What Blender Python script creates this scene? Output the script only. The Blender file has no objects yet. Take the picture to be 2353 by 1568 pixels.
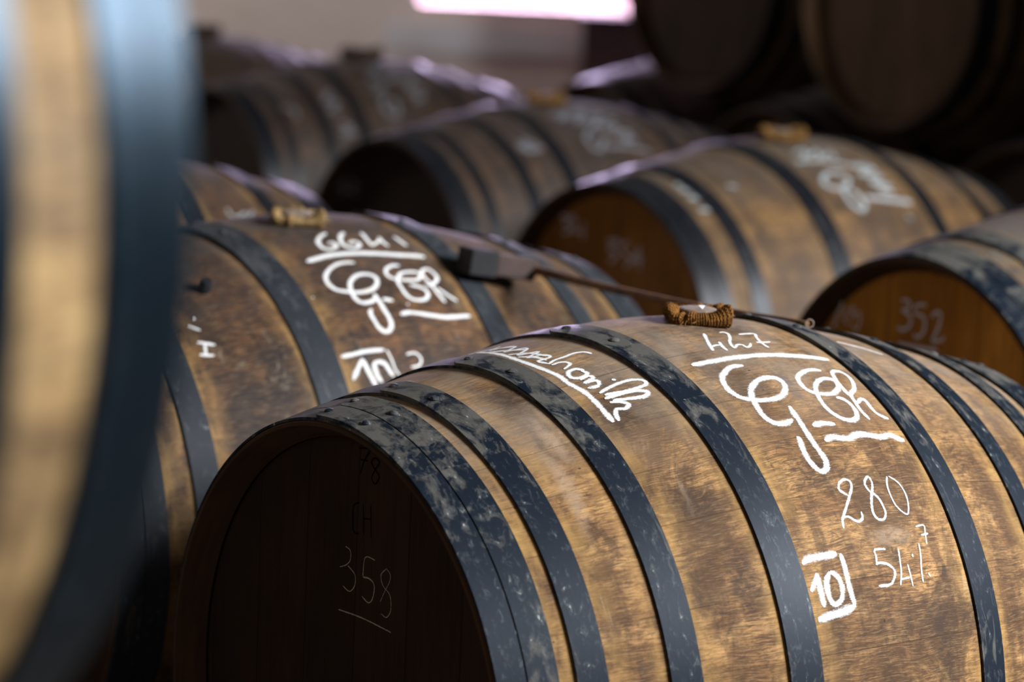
import bpy, math, random
from mathutils import Vector, Matrix, noise
C = bpy.context.scene.collection
sc = bpy.context.scene
PI = math.pi

# ------------------------------------------------------------------ camera
CAM_Z = 1.455
cam_d = bpy.data.cameras.new('camera'); cam = bpy.data.objects.new('camera', cam_d); C.objects.link(cam)
R_ = Vector((0.99902826, 0.01123552, 0.04261796)); U_ = Vector((-0.04385214, 0.15646666, 0.98670927)); F_ = Vector((-0.0044179, 0.98761933, -0.15680732))
m = Matrix((R_, U_, -F_)).transposed().to_4x4(); m.translation = Vector((0, 0, CAM_Z))
cam.matrix_world = m
cam_d.sensor_width = 36; cam_d.sensor_fit = 'HORIZONTAL'; cam_d.lens = 6335.62/2353*36
cam_d.clip_start = .05; cam_d.clip_end = 60
cam_d.dof.use_dof = True; cam_d.dof.focus_distance = 3.19; cam_d.dof.aperture_fstop = 2.8; cam_d.dof.aperture_blades = 9
sc.camera = cam

# ------------------------------------------------------------------ world, daylight and fill, exposure
w = bpy.data.worlds.new('world'); sc.world = w; w.use_nodes = True
bg = w.node_tree.nodes['Background']; bg.inputs[0].default_value = (.86, .70, .84, 1); bg.inputs[1].default_value = 2.0
def area(name, loc, target, sx, sy, energy, col):
    d = bpy.data.lights.new(name, 'AREA'); d.shape = 'RECTANGLE'; d.size = sx; d.size_y = sy; d.energy = energy; d.color = col
    o = bpy.data.objects.new(name, d); C.objects.link(o); o.location = loc
    o.rotation_euler = (Vector(target)-Vector(loc)).to_track_quat('-Z', 'Y').to_euler(); return o
area('daylight_side_window', (4.95, 2.1, 3.55), (.3, 3.5, .7), 2.2, 1.5, 980, (.93, .97, 1.0))
area('daylight_back_window', (-.09, 13.75, 2.1), (-.09, 5, .3), 1.1, 1.5, 600, (.80, .64, .98))
area('daylight_left_window', (-6.5, -1.6, 3.1), (1.2, 5.0, .6), 1.8, 1.4, 60, (1.0, .93, .84))
area('added_wall_fill', (-6.5, 12.1, 2.9), (-1, 13.3, 1.2), 1.4, 1.4, 330, (1.0, .93, .88))  # unseen source added to brighten the back wall
sc.view_settings.view_transform = 'Standard'; sc.view_settings.look = 'None'
sc.view_settings.gamma = 1; sc.view_settings.exposure = 0.0; sc.view_settings.use_curve_mapping = False

# ------------------------------------------------------------------ material helpers
class N:
    def __init__(s, name):
        s.m = bpy.data.materials.new(name); s.m.use_nodes = True; s.t = s.m.node_tree; s.t.nodes.clear()
        s.out = s.t.nodes.new('ShaderNodeOutputMaterial')
    def n(s, ty, **kw):
        o = s.t.nodes.new(ty)
        for k, v in kw.items(): setattr(o, k, v)
        return o
    def l(s, a, b): s.t.links.new(a, b)
    def setin(s, sock, v):
        if isinstance(v, bpy.types.NodeSocket): s.l(v, sock)
        elif v is not None: sock.default_value = v
    def math(s, op, a, b=None, c=None, clamp=False):
        o = s.n('ShaderNodeMath', operation=op, use_clamp=clamp); s.setin(o.inputs[0], a); s.setin(o.inputs[1], b)
        if c is not None: s.setin(o.inputs[2], c)
        return o.outputs[0]
    def noise(s, vec, scale, detail=4, rough=.55, dist=0, dim='3D', wv=None):
        o = s.n('ShaderNodeTexNoise', noise_dimensions=dim); s.setin(o.inputs['Vector'], vec)
        o.inputs['Scale'].default_value = scale; o.inputs['Detail'].default_value = detail
        o.inputs['Roughness'].default_value = rough; o.inputs['Distortion'].default_value = dist
        if wv is not None: s.setin(o.inputs['W'], wv)
        return o.outputs['Fac']
    def ramp(s, f, stops):
        o = s.n('ShaderNodeValToRGB'); s.setin(o.inputs[0], f); e = o.color_ramp.elements
        while len(e) < len(stops): e.new(.5)
        for i, (p, c) in enumerate(stops):
            e[i].position = p; e[i].color = (c, c, c, 1) if isinstance(c, (int, float)) else (*c, 1)
        return o.outputs[0]
    def mix(s, f, a, b, mode='MIX'):
        o = s.n('ShaderNodeMix', data_type='RGBA', blend_type=mode); s.setin(o.inputs[0], f)
        s.setin(o.inputs[6], a if not isinstance(a, tuple) else (*a, 1)); s.setin(o.inputs[7], b if not isinstance(b, tuple) else (*b, 1)); return o.outputs[2]
    def comb(s, x, y, z):
        o = s.n('ShaderNodeCombineXYZ'); s.setin(o.inputs[0], x); s.setin(o.inputs[1], y); s.setin(o.inputs[2], z); return o.outputs[0]
    def sep(s, v):
        o = s.n('ShaderNodeSeparateXYZ'); s.l(v, o.inputs[0]); return o.outputs
    def maprange(s, v, a, b, c=0., d=1.):
        o = s.n('ShaderNodeMapRange'); s.setin(o.inputs[0], v)
        for i, q in enumerate((a, b, c, d)): o.inputs[i+1].default_value = q
        return o.outputs[0]
    def bsdf(s, col, rough, metal=0., spec=.5, bump=None, bs=.3, bd=.002):
        p = s.n('ShaderNodeBsdfPrincipled'); s.setin(p.inputs['Base Color'], col if not isinstance(col, tuple) else (*col, 1))
        s.setin(p.inputs['Roughness'], rough); s.setin(p.inputs['Metallic'], metal); s.setin(p.inputs['Specular IOR Level'], spec)
        if bump is not None:
            b = s.n('ShaderNodeBump'); b.inputs['Strength'].default_value = bs; b.inputs['Distance'].default_value = bd
            s.l(bump, b.inputs['Height']); s.l(b.outputs[0], p.inputs['Normal'])
        s.l(p.outputs[0], s.out.inputs[0]); return p

def wood_mat(name, light, mid, dark, grey, dirt=.45, offs=0., dust=.5, gold=(.62, .36, .11), spec=.35, stains=()):
    """aged oak staves; UV = (distance along the barrel, arc length) in metres"""
    k = N(name); uv = k.n('ShaderNodeUVMap').outputs[0]; x, y, _ = k.sep(uv)
    oi = k.n('ShaderNodeObjectInfo').outputs['Random']
    o10 = k.math('MULTIPLY_ADD', oi, 37.0, offs)
    # wandering stave joints, about 8 cm apart
    yy = k.math('ADD', y, k.math('MULTIPLY', k.math('SINE', k.math('MULTIPLY', y, 23.0)), .011))
    st = k.math('DIVIDE', k.math('ADD', yy, 5.03), .083)
    sid = k.math('FLOOR', st); fr = k.math('FRACT', st)
    wn = k.n('ShaderNodeTexWhiteNoise', noise_dimensions='2D'); k.l(k.comb(sid, k.math('FLOOR', o10), 0), wn.inputs['Vector'])
    sv = wn.outputs['Value']
    seam = k.math('MULTIPLY', k.math('LESS_THAN', fr, .014), 1.0)
    soft = k.math('MINIMUM', fr, k.math('SUBTRACT', 1.0, fr))
    # blotches, stretched a little along the grain and shifted from stave to stave
    v1 = k.comb(k.math('MULTIPLY', x, 9.), k.math('MULTIPLY', y, 20.), k.math('MULTIPLY_ADD', sv, 1.2, o10))
    b1 = k.noise(v1, 1.0, 6, .62, 1.0)
    v2 = k.comb(k.math('MULTIPLY', x, 5.), k.math('MULTIPLY', y, 4.), o10)
    b2 = k.noise(v2, 1.0, 5, .6, .6)
    # fine grain along the stave
    wy = k.math('MULTIPLY', k.noise(k.comb(k.math('MULTIPLY', x, 14.), k.math('MULTIPLY', y, 14.), o10), 1., 3, .5), .012)
    yg = k.math('ADD', y, wy)
    vg = k.comb(k.math('MULTIPLY', x, 55.), k.math('MULTIPLY', yg, 760.), k.math('MULTIPLY_ADD', sv, 9., o10))
    g = k.noise(vg, 1.0, 3, .7, .3)
    vg2 = k.comb(k.math('MULTIPLY', x, 26.), k.math('MULTIPLY', yg, 230.), k.math('MULTIPLY_ADD', sv, 9., o10))
    g2 = k.noise(vg2, 1.0, 4, .6, .8)
    # runs of liquor down the side (along the arc)
    vr = k.comb(k.math('MULTIPLY', x, 34.), k.math('MULTIPLY', y, 5.5), o10)
    r1 = k.noise(vr, 1.0, 4, .55, .5)
    col = k.mix(k.maprange(b1, .42, .56), light, mid)
    b3 = k.noise(k.comb(k.math('MULTIPLY', x, 7.), k.math('MULTIPLY', y, 6.), k.math('ADD', o10, 7.7)), 1., 9, .72, .9)
    col = k.mix(k.math('MULTIPLY', k.maprange(b3, .49, .58), .78), col, dark)
    col = k.mix(k.math('MULTIPLY', k.maprange(b2, .48, .60), .45), col, dark)
    col = k.mix(k.math('MULTIPLY', k.maprange(r1, .50, .62), dirt), col, dark)
    fx = k.noise(k.comb(k.math('MULTIPLY', x, 60.), k.math('MULTIPLY', y, 95.), o10), 1.0, 5, .7, 1.4)
    col = k.mix(k.math('MULTIPLY', k.maprange(fx, .50, .60), .55), col, dark)
    col = k.mix(k.math('MULTIPLY', k.maprange(g, .48, .60), .62), col, dark)
    col = k.mix(k.math('MULTIPLY', k.maprange(g2, .50, .60), .6), col, dark)
    col = k.mix(k.math('MULTIPLY', k.maprange(g, .34, .46, 1., 0.), .20), col, (.66, .46, .25))
    col = k.mix(k.math('MULTIPLY_ADD', sv, .34, -.02), col, k.mix(.5, mid, dark))
    # cleaner golden wood where the hoops have been driven along
    ed = k.n('ShaderNodeAttribute', attribute_name='edge').outputs['Fac']
    en = k.math('MULTIPLY', ed, k.maprange(k.noise(k.comb(k.math('MULTIPLY', x, 40.), k.math('MULTIPLY', y, 16.), o10), 1., 4, .6), .36, .62))
    col = k.mix(k.math('MULTIPLY', en, .52), col, gold)
    # grey dust lying on the upper side (UV y = 0 is the top line)
    ay = k.math('ABSOLUTE', y)
    du = k.math('MULTIPLY', k.maprange(ay, .12, .30, 1., 0.), k.maprange(k.noise(v2, 2.3, 6, .65, .8), .30, .62))
    col = k.mix(k.math('MULTIPLY', du, dust), col, grey)
    # pale scuffs
    sc_ = k.noise(k.comb(k.math('MULTIPLY', x, 22.), k.math('MULTIPLY', y, 7.), k.math('ADD', o10, 4.4)), 1., 6, .7, .9)
    sc2 = k.noise(k.comb(k.math('MULTIPLY', x, 40.), k.math('MULTIPLY', y, 600.), o10), 1., 2, .5)
    col = k.mix(k.math('MULTIPLY', k.math('MULTIPLY', k.maprange(sc_, .63, .75), k.maprange(sc2, .35, .6)), .55), col, (.62, .52, .38))
    for kind, s0, v0, rs, rv in stains:
        ex_ = k.math('DIVIDE', k.math('SUBTRACT', k.math('ADD', x, k.math('MULTIPLY', k.math('SUBTRACT', b3, .5), .05)), s0), rs)
        ey_ = k.math('DIVIDE', k.math('SUBTRACT', k.math('ADD', y, k.math('MULTIPLY', k.math('SUBTRACT', b1, .5), .05)), v0), rv)
        dd = k.math('SQRT', k.math('ADD', k.math('MULTIPLY', ex_, ex_), k.math('MULTIPLY', ey_, ey_)))
        f_ = k.math('MULTIPLY', k.maprange(dd, .35, 1.15, 1., 0.), k.maprange(fx, .38, .52, .35, 1.))
        col = k.mix(k.math('MULTIPLY', f_, {'d': .72, 'p': .42, 'g': .6}[kind]), col, {'d': (.055, .036, .026), 'p': (.55, .40, .27), 'g': (.13, .12, .115)}[kind])
    # tiny nicks and nail holes
    vo = k.n('ShaderNodeTexVoronoi'); vo.inputs['Scale'].default_value = 20.; k.l(k.comb(x, k.math('MULTIPLY', y, 1.3), o10), vo.inputs['Vector'])
    col = k.mix(k.math('MULTIPLY', k.math('LESS_THAN', vo.outputs['Distance'], .035), .7), col, (.02, .012, .01))
    col = k.mix(k.math('MULTIPLY', seam, k.maprange(b2, .35, .6, .15, .6)), col, (.03, .018, .01))
    h = k.math('ADD', k.math('MULTIPLY', g, .5), k.math('SUBTRACT', k.math('MULTIPLY', b1, .3), k.math('MULTIPLY', seam, 1.6)))
    k.bsdf(col, k.math('MULTIPLY_ADD', du, .25, k.maprange(b1, .2, .8, .56, .72)), 0., spec, h, .5, .0012); return k.m

def iron_mat(name, base=(.007, .013, .022), dustc=(.15, .137, .112), amount=1.0, offs=0., rough=.50, metal=.10, spec=.22):
    k = N(name); uv = k.n('ShaderNodeUVMap').outputs[0]; x, y, _ = k.sep(uv)
    oi = k.math('MULTIPLY_ADD', k.n('ShaderNodeObjectInfo').outputs['Random'], 53., offs)
    v = k.comb(k.math('MULTIPLY', x, 22.), k.math('MULTIPLY', y, 11.), oi)
    b = k.noise(v, 1., 7, .64, 1.1); f = k.noise(k.comb(k.math('MULTIPLY', x, 120.), k.math('MULTIPLY', y, 55.), oi), 1., 5, .72, .6)
    vs = k.noise(k.comb(k.math('MULTIPLY', x, 55.), k.math('MULTIPLY', y, 6.), oi), 1., 4, .6, .5)
    ay = k.math('ABSOLUTE', y)
    up = k.maprange(ay, .05, .36, .085, -.085)
    d = k.math('ADD', k.math('ADD', k.math('MULTIPLY', b, .75), k.math('MULTIPLY', f, .25)), up)
    dm = k.maprange(d, .50, .60)
    col = k.mix(k.math('MULTIPLY', dm, .62*amount), base, dustc)
    col = k.mix(k.math('MULTIPLY', k.maprange(f, .54, .66), .35*amount), col, (.13, .14, .15))
    col = k.mix(k.math('MULTIPLY', k.maprange(vs, .64, .72), .4*amount), col, (.25, .24, .19))
    col = k.mix(k.math('MULTIPLY', k.maprange(f, .66, .71), .8*amount), col, (.5, .52, .45))
    k.bsdf(col, k.math('MULTIPLY_ADD', dm, .2, rough), k.math('MULTIPLY_ADD', dm, -metal*.9, metal), spec, k.math('ADD', f, b), .14, .001); return k.m

def head_mat(name, a, b, grainc):
    """vertical head boards; UV = (horizontal, vertical) metres on the disc"""
    k = N(name); uv = k.n('ShaderNodeUVMap').outputs[0]; x, y, _ = k.sep(uv)
    oi = k.math('MULTIPLY', k.n('ShaderNodeObjectInfo').outputs['Random'], 31.)
    st = k.math('DIVIDE', k.math('ADD', x, 3.04), .105); sid = k.math('FLOOR', st); fr = k.math('FRACT', st)
    wn = k.n('ShaderNodeTexWhiteNoise', noise_dimensions='2D'); k.l(k.comb(sid, oi, 0), wn.inputs['Vector']); sv = wn.outputs['Value']
    g = k.noise(k.comb(k.math('MULTIPLY', x, 160.), k.math('MULTIPLY', y, 7.), k.math('MULTIPLY_ADD', sv, 5., oi)), 1., 5, .65, .3)
    bl = k.noise(k.comb(k.math('MULTIPLY', x, 9.), k.math('MULTIPLY', y, 4.), oi), 1., 4, .6, .4)
    col = k.mix(k.maprange(bl, .35, .65), a, b); col = k.mix(k.math('MULTIPLY', k.maprange(g, .45, .7), .5), col, grainc)
    col = k.mix(k.math('MULTIPLY', sv, .3), col, grainc)
    seam = k.math('LESS_THAN', fr, .018); col = k.mix(k.math('MULTIPLY', seam, .8), col, (.01, .006, .004))
    k.bsdf(col, .85, 0., .12, k.math('SUBTRACT', g, k.math('MULTIPLY', seam, 2.)), .4, .001); return k.m

def chalk_mat(name, col, dens=0., strength=1.):
    """dusty chalk stroke; UV x along in metres, UV y across -1..1"""
    k = N(name); uv = k.n('ShaderNodeUVMap').outputs[0]; x, y, _ = k.sep(uv)
    px_, py_, pz_ = k.sep(k.n('ShaderNodeTexCoord').outputs['Object'])
    pos = k.comb(k.math('MULTIPLY', px_, .25), py_, pz_)
    n1 = k.noise(pos, 900., 3, .8); n2 = k.noise(pos, 120., 4, .7)
    n3 = k.noise(pos, 2200., 1, .5)
    ay = k.math('ABSOLUTE', y)
    core = k.maprange(ay, .15, 1.0, 1.05, -.95)
    a = k.math('ADD', core, k.math('MULTIPLY', k.math('SUBTRACT', k.math('ADD', k.math('MULTIPLY', n1, .5), k.math('ADD', k.math('MULTIPLY', n2, .3), k.math('MULTIPLY', n3, .2))), .5), 4.6))
    a = k.math('ADD', a, dens+.12)
    al = k.math('MULTIPLY', k.maprange(a, .05, .95), strength, clamp=True)
    d = k.n('ShaderNodeBsdfDiffuse'); k.l(k.mix(k.maprange(n2, .45, .65), tuple(col), tuple(c_*f_ for c_, f_ in zip(col, (.88, .84, .76)))), d.inputs[0]); t = k.n('ShaderNodeBsdfTransparent')
    mx = k.n('ShaderNodeMixShader'); k.l(al, mx.inputs[0]); k.l(t.outputs[0], mx.inputs[1]); k.l(d.outputs[0], mx.inputs[2]); k.l(mx.outputs[0], k.out.inputs[0]); return k.m

def plain_mat(name, c1, c2, scale, rough=.8, metal=0., bs=.3, bd=.004, detail=6, lo=.35, hi=.65):
    k = N(name); p = k.n('ShaderNodeTexCoord').outputs['Object']; f = k.noise(p, scale, detail, .62, .5)
    k.bsdf(k.mix(k.maprange(f, lo, hi), c1, c2), rough, metal, .4, f, bs, bd); return k.m

STAINS = [('d', -.258, .433, .017, .055), ('d', -.195, .440, .024, .045), ('d', .070, .544, .022, .075), ('d', .116, .515, .020, .035), ('d', .009, .430, .012, .030), ('d', -.239, .190, .035, .040),
          ('d', -.320, .10, .040, .055), ('p', -.357, .278, .010, .075), ('p', -.335, .20, .010, .045), ('p', -.223, .320, .004, .030), ('p', .020, .413, .035, .012), ('g', -.118, .085, .014, .045), ('d', .02, .05, .06, .035),
          ('g', .0, .195, .012, .028), ('d', .092, .460, .006, .007), ('d', -.106, .305, .0025, .009), ('d', -.05, .33, .05, .03), ('d', -.215, .33, .030, .030)]
M = {}
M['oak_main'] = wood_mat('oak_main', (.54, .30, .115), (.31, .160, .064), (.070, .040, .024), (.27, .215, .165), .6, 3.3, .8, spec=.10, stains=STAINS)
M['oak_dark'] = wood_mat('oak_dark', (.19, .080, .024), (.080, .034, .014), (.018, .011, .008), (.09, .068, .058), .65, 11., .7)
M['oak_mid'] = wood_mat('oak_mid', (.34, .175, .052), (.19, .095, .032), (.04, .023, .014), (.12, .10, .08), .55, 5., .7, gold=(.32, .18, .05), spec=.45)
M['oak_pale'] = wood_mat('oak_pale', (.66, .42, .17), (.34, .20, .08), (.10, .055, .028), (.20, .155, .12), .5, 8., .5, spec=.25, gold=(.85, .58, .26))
M['oak_shaded'] = wood_mat('oak_shaded', (.115, .052, .018), (.055, .025, .011), (.014, .008, .006), (.07, .055, .05), .6, 13., .7, gold=(.15, .075, .028), spec=.7)  # darker oak for the far barrels; light falloff is put into the colour
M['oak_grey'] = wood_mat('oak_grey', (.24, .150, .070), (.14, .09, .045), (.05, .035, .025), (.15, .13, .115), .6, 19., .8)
M['chime'] = head_mat('dark_chime', (.12, .065, .032), (.07, .038, .020), (.025, .015, .010))  # darker brown for the rim ends and inner walls
M['iron'] = iron_mat('hoop_iron')
M['iron_grey'] = iron_mat('hoop_iron_grey', (.030, .034, .040), (.085, .085, .085), .7, 3.)
M['iron_plain'] = iron_mat('hoop_iron_clean', (.008, .009, .012), (.032, .031, .032), .5, 7., .42, .0, .30)
M['iron_near'] = iron_mat('hoop_iron_blue', (.010, .021, .031), (.028, .032, .036), .3, 9., .34, .65, .3)
M['head_dark'] = head_mat('head_boards_dark', (.050, .026, .014), (.032, .018, .011), (.016, .010, .007))  # dark boards; shade on the main barrel's head goes into the colour
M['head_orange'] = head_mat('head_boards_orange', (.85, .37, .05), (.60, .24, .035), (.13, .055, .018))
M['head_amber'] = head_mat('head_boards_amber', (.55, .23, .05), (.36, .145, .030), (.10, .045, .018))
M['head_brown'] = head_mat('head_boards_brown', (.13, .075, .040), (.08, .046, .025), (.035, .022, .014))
M['chalk'] = chalk_mat('chalk_white', (.93, .93, .92), .10)
M['chalk_thin'] = chalk_mat('chalk_faint', (.75, .66, .50), -.25, .55)
M['chalk_far'] = chalk_mat('chalk_dusty', (.58, .64, .66), .0, .75)
M['chalk_head'] = chalk_mat('chalk_on_head', (.90, .84, .88), .15, 1.)
M['chalk_dim'] = chalk_mat('chalk_grey', (.42, .44, .50), .0, .6)  # greyer, thinner chalk for the far barrels
M['black_paint'] = chalk_mat('black_stencil', (.006, .005, .005), .25, .9)

# ------------------------------------------------------------------ mesh helpers
def mesh_obj(name, vs, fs, mat, parent=None, uvs=None, smooth=True, attr=None):
    me = bpy.data.meshes.new(name); me.from_pydata(vs, [], fs)
    if uvs is not None:
        ul = me.uv_layers.new(name='UVMap')
        for lp in me.loops: ul.data[lp.index].uv = uvs[lp.vertex_index]
    if attr is not None:
        a = me.attributes.new('edge', 'FLOAT', 'POINT')
        for i, v in enumerate(attr): a.data[i].value = v
    me.materials.append(mat)
    if smooth:
        for p in me.polygons: p.use_smooth = True
    me.update()
    o = bpy.data.objects.new(name, me); C.objects.link(o)
    if parent is not None: o.parent = parent
    return o
def sharp(o, ang=35):
    me = o.data
    import bmesh
    bm = bmesh.new(); bm.from_mesh(me)
    for e in bm.edges:
        e.smooth = not (len(e.link_faces) == 2 and e.calc_face_angle(0) > math.radians(ang))
    bm.to_mesh(me); bm.free(); return o
def tag(o, label=None, cat=None, group=None, kind=None):
    if label: o['label'] = label
    if cat: o['category'] = cat
    if group: o['group'] = group
    if kind: o['kind'] = kind
    return o
def boxdata(cx, cy, cz, sx, sy, sz):
    vs = [(cx+sx*a/2, cy+sy*b/2, cz+sz*c/2) for a in (-1, 1) for b in (-1, 1) for c in (-1, 1)]
    return vs, [(0, 1, 3, 2), (4, 6, 7, 5), (0, 4, 5, 1), (2, 3, 7, 6), (0, 2, 6, 4), (1, 5, 7, 3)]
def join(parts):
    V, Fc = [], []
    for vs, fs in parts:
        b = len(V); V += vs; Fc += [tuple(i+b for i in f) for f in fs]
    return V, Fc
def bevel(o, w, seg=2):
    mo = o.modifiers.new('bevel', 'BEVEL'); mo.width = w; mo.segments = seg; mo.limit_method = 'ANGLE'; return o

# ------------------------------------------------------------------ barrel
HL, RE, RM, EX = .5136, .3475, .44, .406
def prof(s):
    e = EX; t = min(abs(s)/HL, 1.02)
    return RM-(RM-RE)*(math.sqrt(t*t+e*e)-e)/(math.sqrt(1+e*e)-e)
# barrel space: x along the axis (-x = the end we look at), z up, phi from the top towards -y (the camera's right)
def bp(s, phi, r): return (s, -r*math.sin(phi), r*math.cos(phi))

def body_mesh(parent, mat, hoops, fine=True):
    ns, nt = (120, 128) if fine else (56, 72)
    vs, fs, uv, at = [], [], [], []
    rim = [(-HL+.036, RE-.0208), (-HL+.0015, RE-.0065), (-HL, RE-.0055), (-HL, RE-.0015), (-HL+.003, RE+.0003)]
    outer = [(-HL+.006+(2*HL-.012)*i/ns, None) for i in range(ns+1)]
    prf = rim+outer+[(-a, b) for a, b in reversed(rim)]
    for (s, r) in prf:
        rr = prof(s) if r is None else r
        e = 0.
        for (a, b) in hoops:
            for q, sg in ((a, 1), (b, -1)):
                dd = (q-s)*sg
                wd = .035 if abs(s) < abs(q) else .022
                if 0 <= dd < wd: e = max(e, 1-dd/wd)
        for j in range(nt+1):
            ph = -PI+2*PI*j/nt
            vs.append(bp(s, ph, rr)); uv.append((s, ph*.42)); at.append(e)
    n = nt+1
    for i in range(len(prf)-1):
        for j in range(nt):
            a = i*n+j; fs.append((a, a+1, a+n+1, a+n))
    o = mesh_obj('staves', vs, fs, mat, parent, uv, True, at)
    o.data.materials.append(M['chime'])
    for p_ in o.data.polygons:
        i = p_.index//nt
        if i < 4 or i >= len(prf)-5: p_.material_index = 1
    return sharp(o, 40)

def head_mesh(parent, mat, side, nt=96):
    R = .327; s0 = side*(HL-.035); vs, fs, uv = [], [], []
    rings = [0, .1, .2, .3, .318, R]
    for i, r in enumerate(rings):
        s = s0+(0 if i < 4 else side*(-.004 if i == 5 else -.001))
        for j in range(nt):
            ph = 2*PI*j/nt; vs.append(bp(s, ph, max(r, .001))); uv.append((r*math.sin(ph), r*math.cos(ph)))
    b = len(vs)
    for r in (R, .001):
        for j in range(nt):
            ph = 2*PI*j/nt; vs.append(bp(s0-side*.022, ph, r)); uv.append((r*math.sin(ph), r*math.cos(ph)))
    tot = len(rings)+2
    for i in range(tot-1):
        for j in range(nt):
            a = i*nt+j; c = i*nt+(j+1) % nt; f = (a, c, c+nt, a+nt); fs.append(f if side > 0 else f[::-1])
    return mesh_obj('head', vs, fs, mat, parent, uv)

def hoop_mesh(parent, mat, a, b, lap=-.155, nt=160, rivets=True, T=.0032):
    vs, fs, uv = [], [], []
    k = 4
    ss = [a+(b-a)*i/k for i in range(k+1)]
    def rr(s): return prof(s)+.0004
    loop = [(s, 0.) for s in ss]+[(s, T) for s in reversed(ss)]
    loop = [(loop[i]) for i in range(len(loop))]
    m = len(loop)
    for j in range(nt):
        ph = -PI+2*PI*j/nt
        for (s, o) in loop: vs.append(bp(s, ph, rr(s)+o)); uv.append((s, ph*.42))
    for j in range(nt):
        for i in range(m):
            p, q = j*m+i, j*m+(i+1) % m; p2, q2 = ((j+1) % nt)*m+i, ((j+1) % nt)*m+(i+1) % m
            fs.append((p, q, q2, p2))
    # overlapping riveted end lying on top, corners clipped
    nl = 26; L = .62; ch = .018
    b0 = len(vs)
    for j in range(nl+1):
        t = j/nl; ph = lap+L*t**1.3
        d = (ph-lap)*.4; cut = max(0, 1-d/ch)*.012
        off = T+T*(1.0 if t < .45 else max(.05, 1-(t-.45)/.55))
        for (s, o) in loop:
            mid = (a+b)/2; hw = (b-a)/2-cut
            s2 = mid+(s-mid)*hw/((b-a)/2)
            vs.append(bp(s2, ph, rr(s2)+(off if o > 0 else T*.85))); uv.append((s+.31, ph*.42))
    for j in range(nl):
        for i in range(m):
            p, q = b0+j*m+i, b0+j*m+(i+1) % m; fs.append((p, q, q+m, p+m))
    fs.append(tuple(b0+i for i in reversed(range(m)))); fs.append(tuple(b0+nl*m+i for i in range(m)))
    o = sharp(mesh_obj('hoop', vs, fs, mat, parent, uv), 30)
    if rivets:
        for ph in (lap+.052, lap+.27):
            s = (a+b)/2; V, Fc, UV = [], [], []
            r0 = rr(s)+2*T-.0004
            for i in range(6):
                el = PI/2*i/5; rad = .0062*math.cos(el)*(1 if i else 1.12); h = .0030*math.sin(el)
                for q in range(14):
                    an = 2*PI*q/14
                    V.append(bp(s+rad*math.cos(an)*(1+.08*math.sin(3*an+s*90)), ph+rad*math.sin(an)/r0, r0+h)); UV.append((s+rad*math.cos(an), .11+rad*math.sin(an)))
            for i in range(5):
                for q in range(14): Fc.append((i*14+q, i*14+(q+1) % 14, (i+1)*14+(q+1) % 14, (i+1)*14+q))
            mesh_obj('rivet', V, Fc, mat, o, UV)
    return o

def catmull(P, step):
    if len(P) < 3: 
        n = max(2, int(math.dist(P[0], P[-1])/step)); return [tuple(P[0][k]+(P[-1][k]-P[0][k])*i/n for k in (0, 1)) for i in range(n+1)]
    out = []
    for i in range(len(P)-1):
        p0, p1, p2, p3 = P[max(i-1, 0)], P[i], P[i+1], P[min(i+2, len(P)-1)]
        n = max(2, int(math.dist(p1, p2)/step))
        for q in range(n):
            t = q/n
            out.append(tuple(.5*(2*p1[k]+(p2[k]-p0[k])*t+(2*p0[k]-5*p1[k]+4*p2[k]-p3[k])*t*t+(3*p1[k]-p0[k]-3*p2[k]+p3[k])*t**3) for k in (0, 1)))
    out.append(tuple(P[-1])); return out

def strokes_mesh(name, strokes, mat, parent, surf, metric, wmul=1.25, seed=0, step=.0025):
    """ribbons of chalk laid on a surface. surf(a, b, off) -> point; metric(a) = metres per unit of b"""
    V, Fc, UV = [], [], []; rnd = random.Random(seed)
    for si, st in enumerate(strokes):
        wd = st[0]/1000*wmul; P = [(p[0], p[1]*metric(p[0])) for p in st[1:]]
        pts = catmull(P, step)
        # round the ends by extending a little
        b0 = len(V); acc = 0
        for i, p in enumerate(pts):
            q0 = pts[max(0, i-1)]; q1 = pts[min(len(pts)-1, i+1)]
            dx, dy = q1[0]-q0[0], q1[1]-q0[1]; L = math.hypot(dx, dy) or 1e-6
            nx, ny = -dy/L, dx/L
            if i: acc += math.dist(pts[i-1], p)
            endf = min(1, .45+min(i, len(pts)-1-i)*step/(wd*.5)*.55)
            ww = wd/2*endf*(1+.18*noise.noise(Vector((acc*60, si*3.3+seed, 0))))
            off = .00035+.00003*(si % 12)
            for c in (-1, -.5, 0, .5, 1):
                a_, b_ = p[0]+nx*ww*c, (p[1]+ny*ww*c)
                V.append(surf(a_, b_/metric(p[0]), off)); UV.append((acc, c))
        for i in range(len(pts)-1):
            for c in range(4):
                a = b0+i*5+c; Fc.append((a, a+1, a+6, a+5))
    return mesh_obj(name, V, Fc, mat, parent, UV)
def on_barrel(s, phi, off): return bp(s, phi, prof(s)+off)
def on_head(y, z, off): return (-HL+.035-off, -y, z)

H_MAIN = [(-.5116, -.4785), (-.4765, -.4421), (-.4215, -.3862), (-.3134, -.2761), (-.1676, -.1253), (.1278, .1691), (.2709, .3057), (.3846, .421), (.4477, .479), (.481, .5116)]
H_THREE = [(-.5116, -.4785), (-.4765, -.445), (-.403, -.366), (-.203, -.155), (.118, .166), (.327, .371), (.445, .4765), (.4785, .5116)]
H_FOUR = [(-.5116, -.4785), (-.4765, -.454), (-.429, -.402), (-.317, -.285), (-.205, -.168), (.168, .205), (.285, .317), (.402, .429), (.454, .4765), (.4785, .5116)]
H_WIDE = [(-.5116, -.4785), (-.4765, -.455), (-.404, -.36), (-.203, -.155), (.155, .203), (.36, .404), (.455, .4865), (.4885, .5116)]

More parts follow.
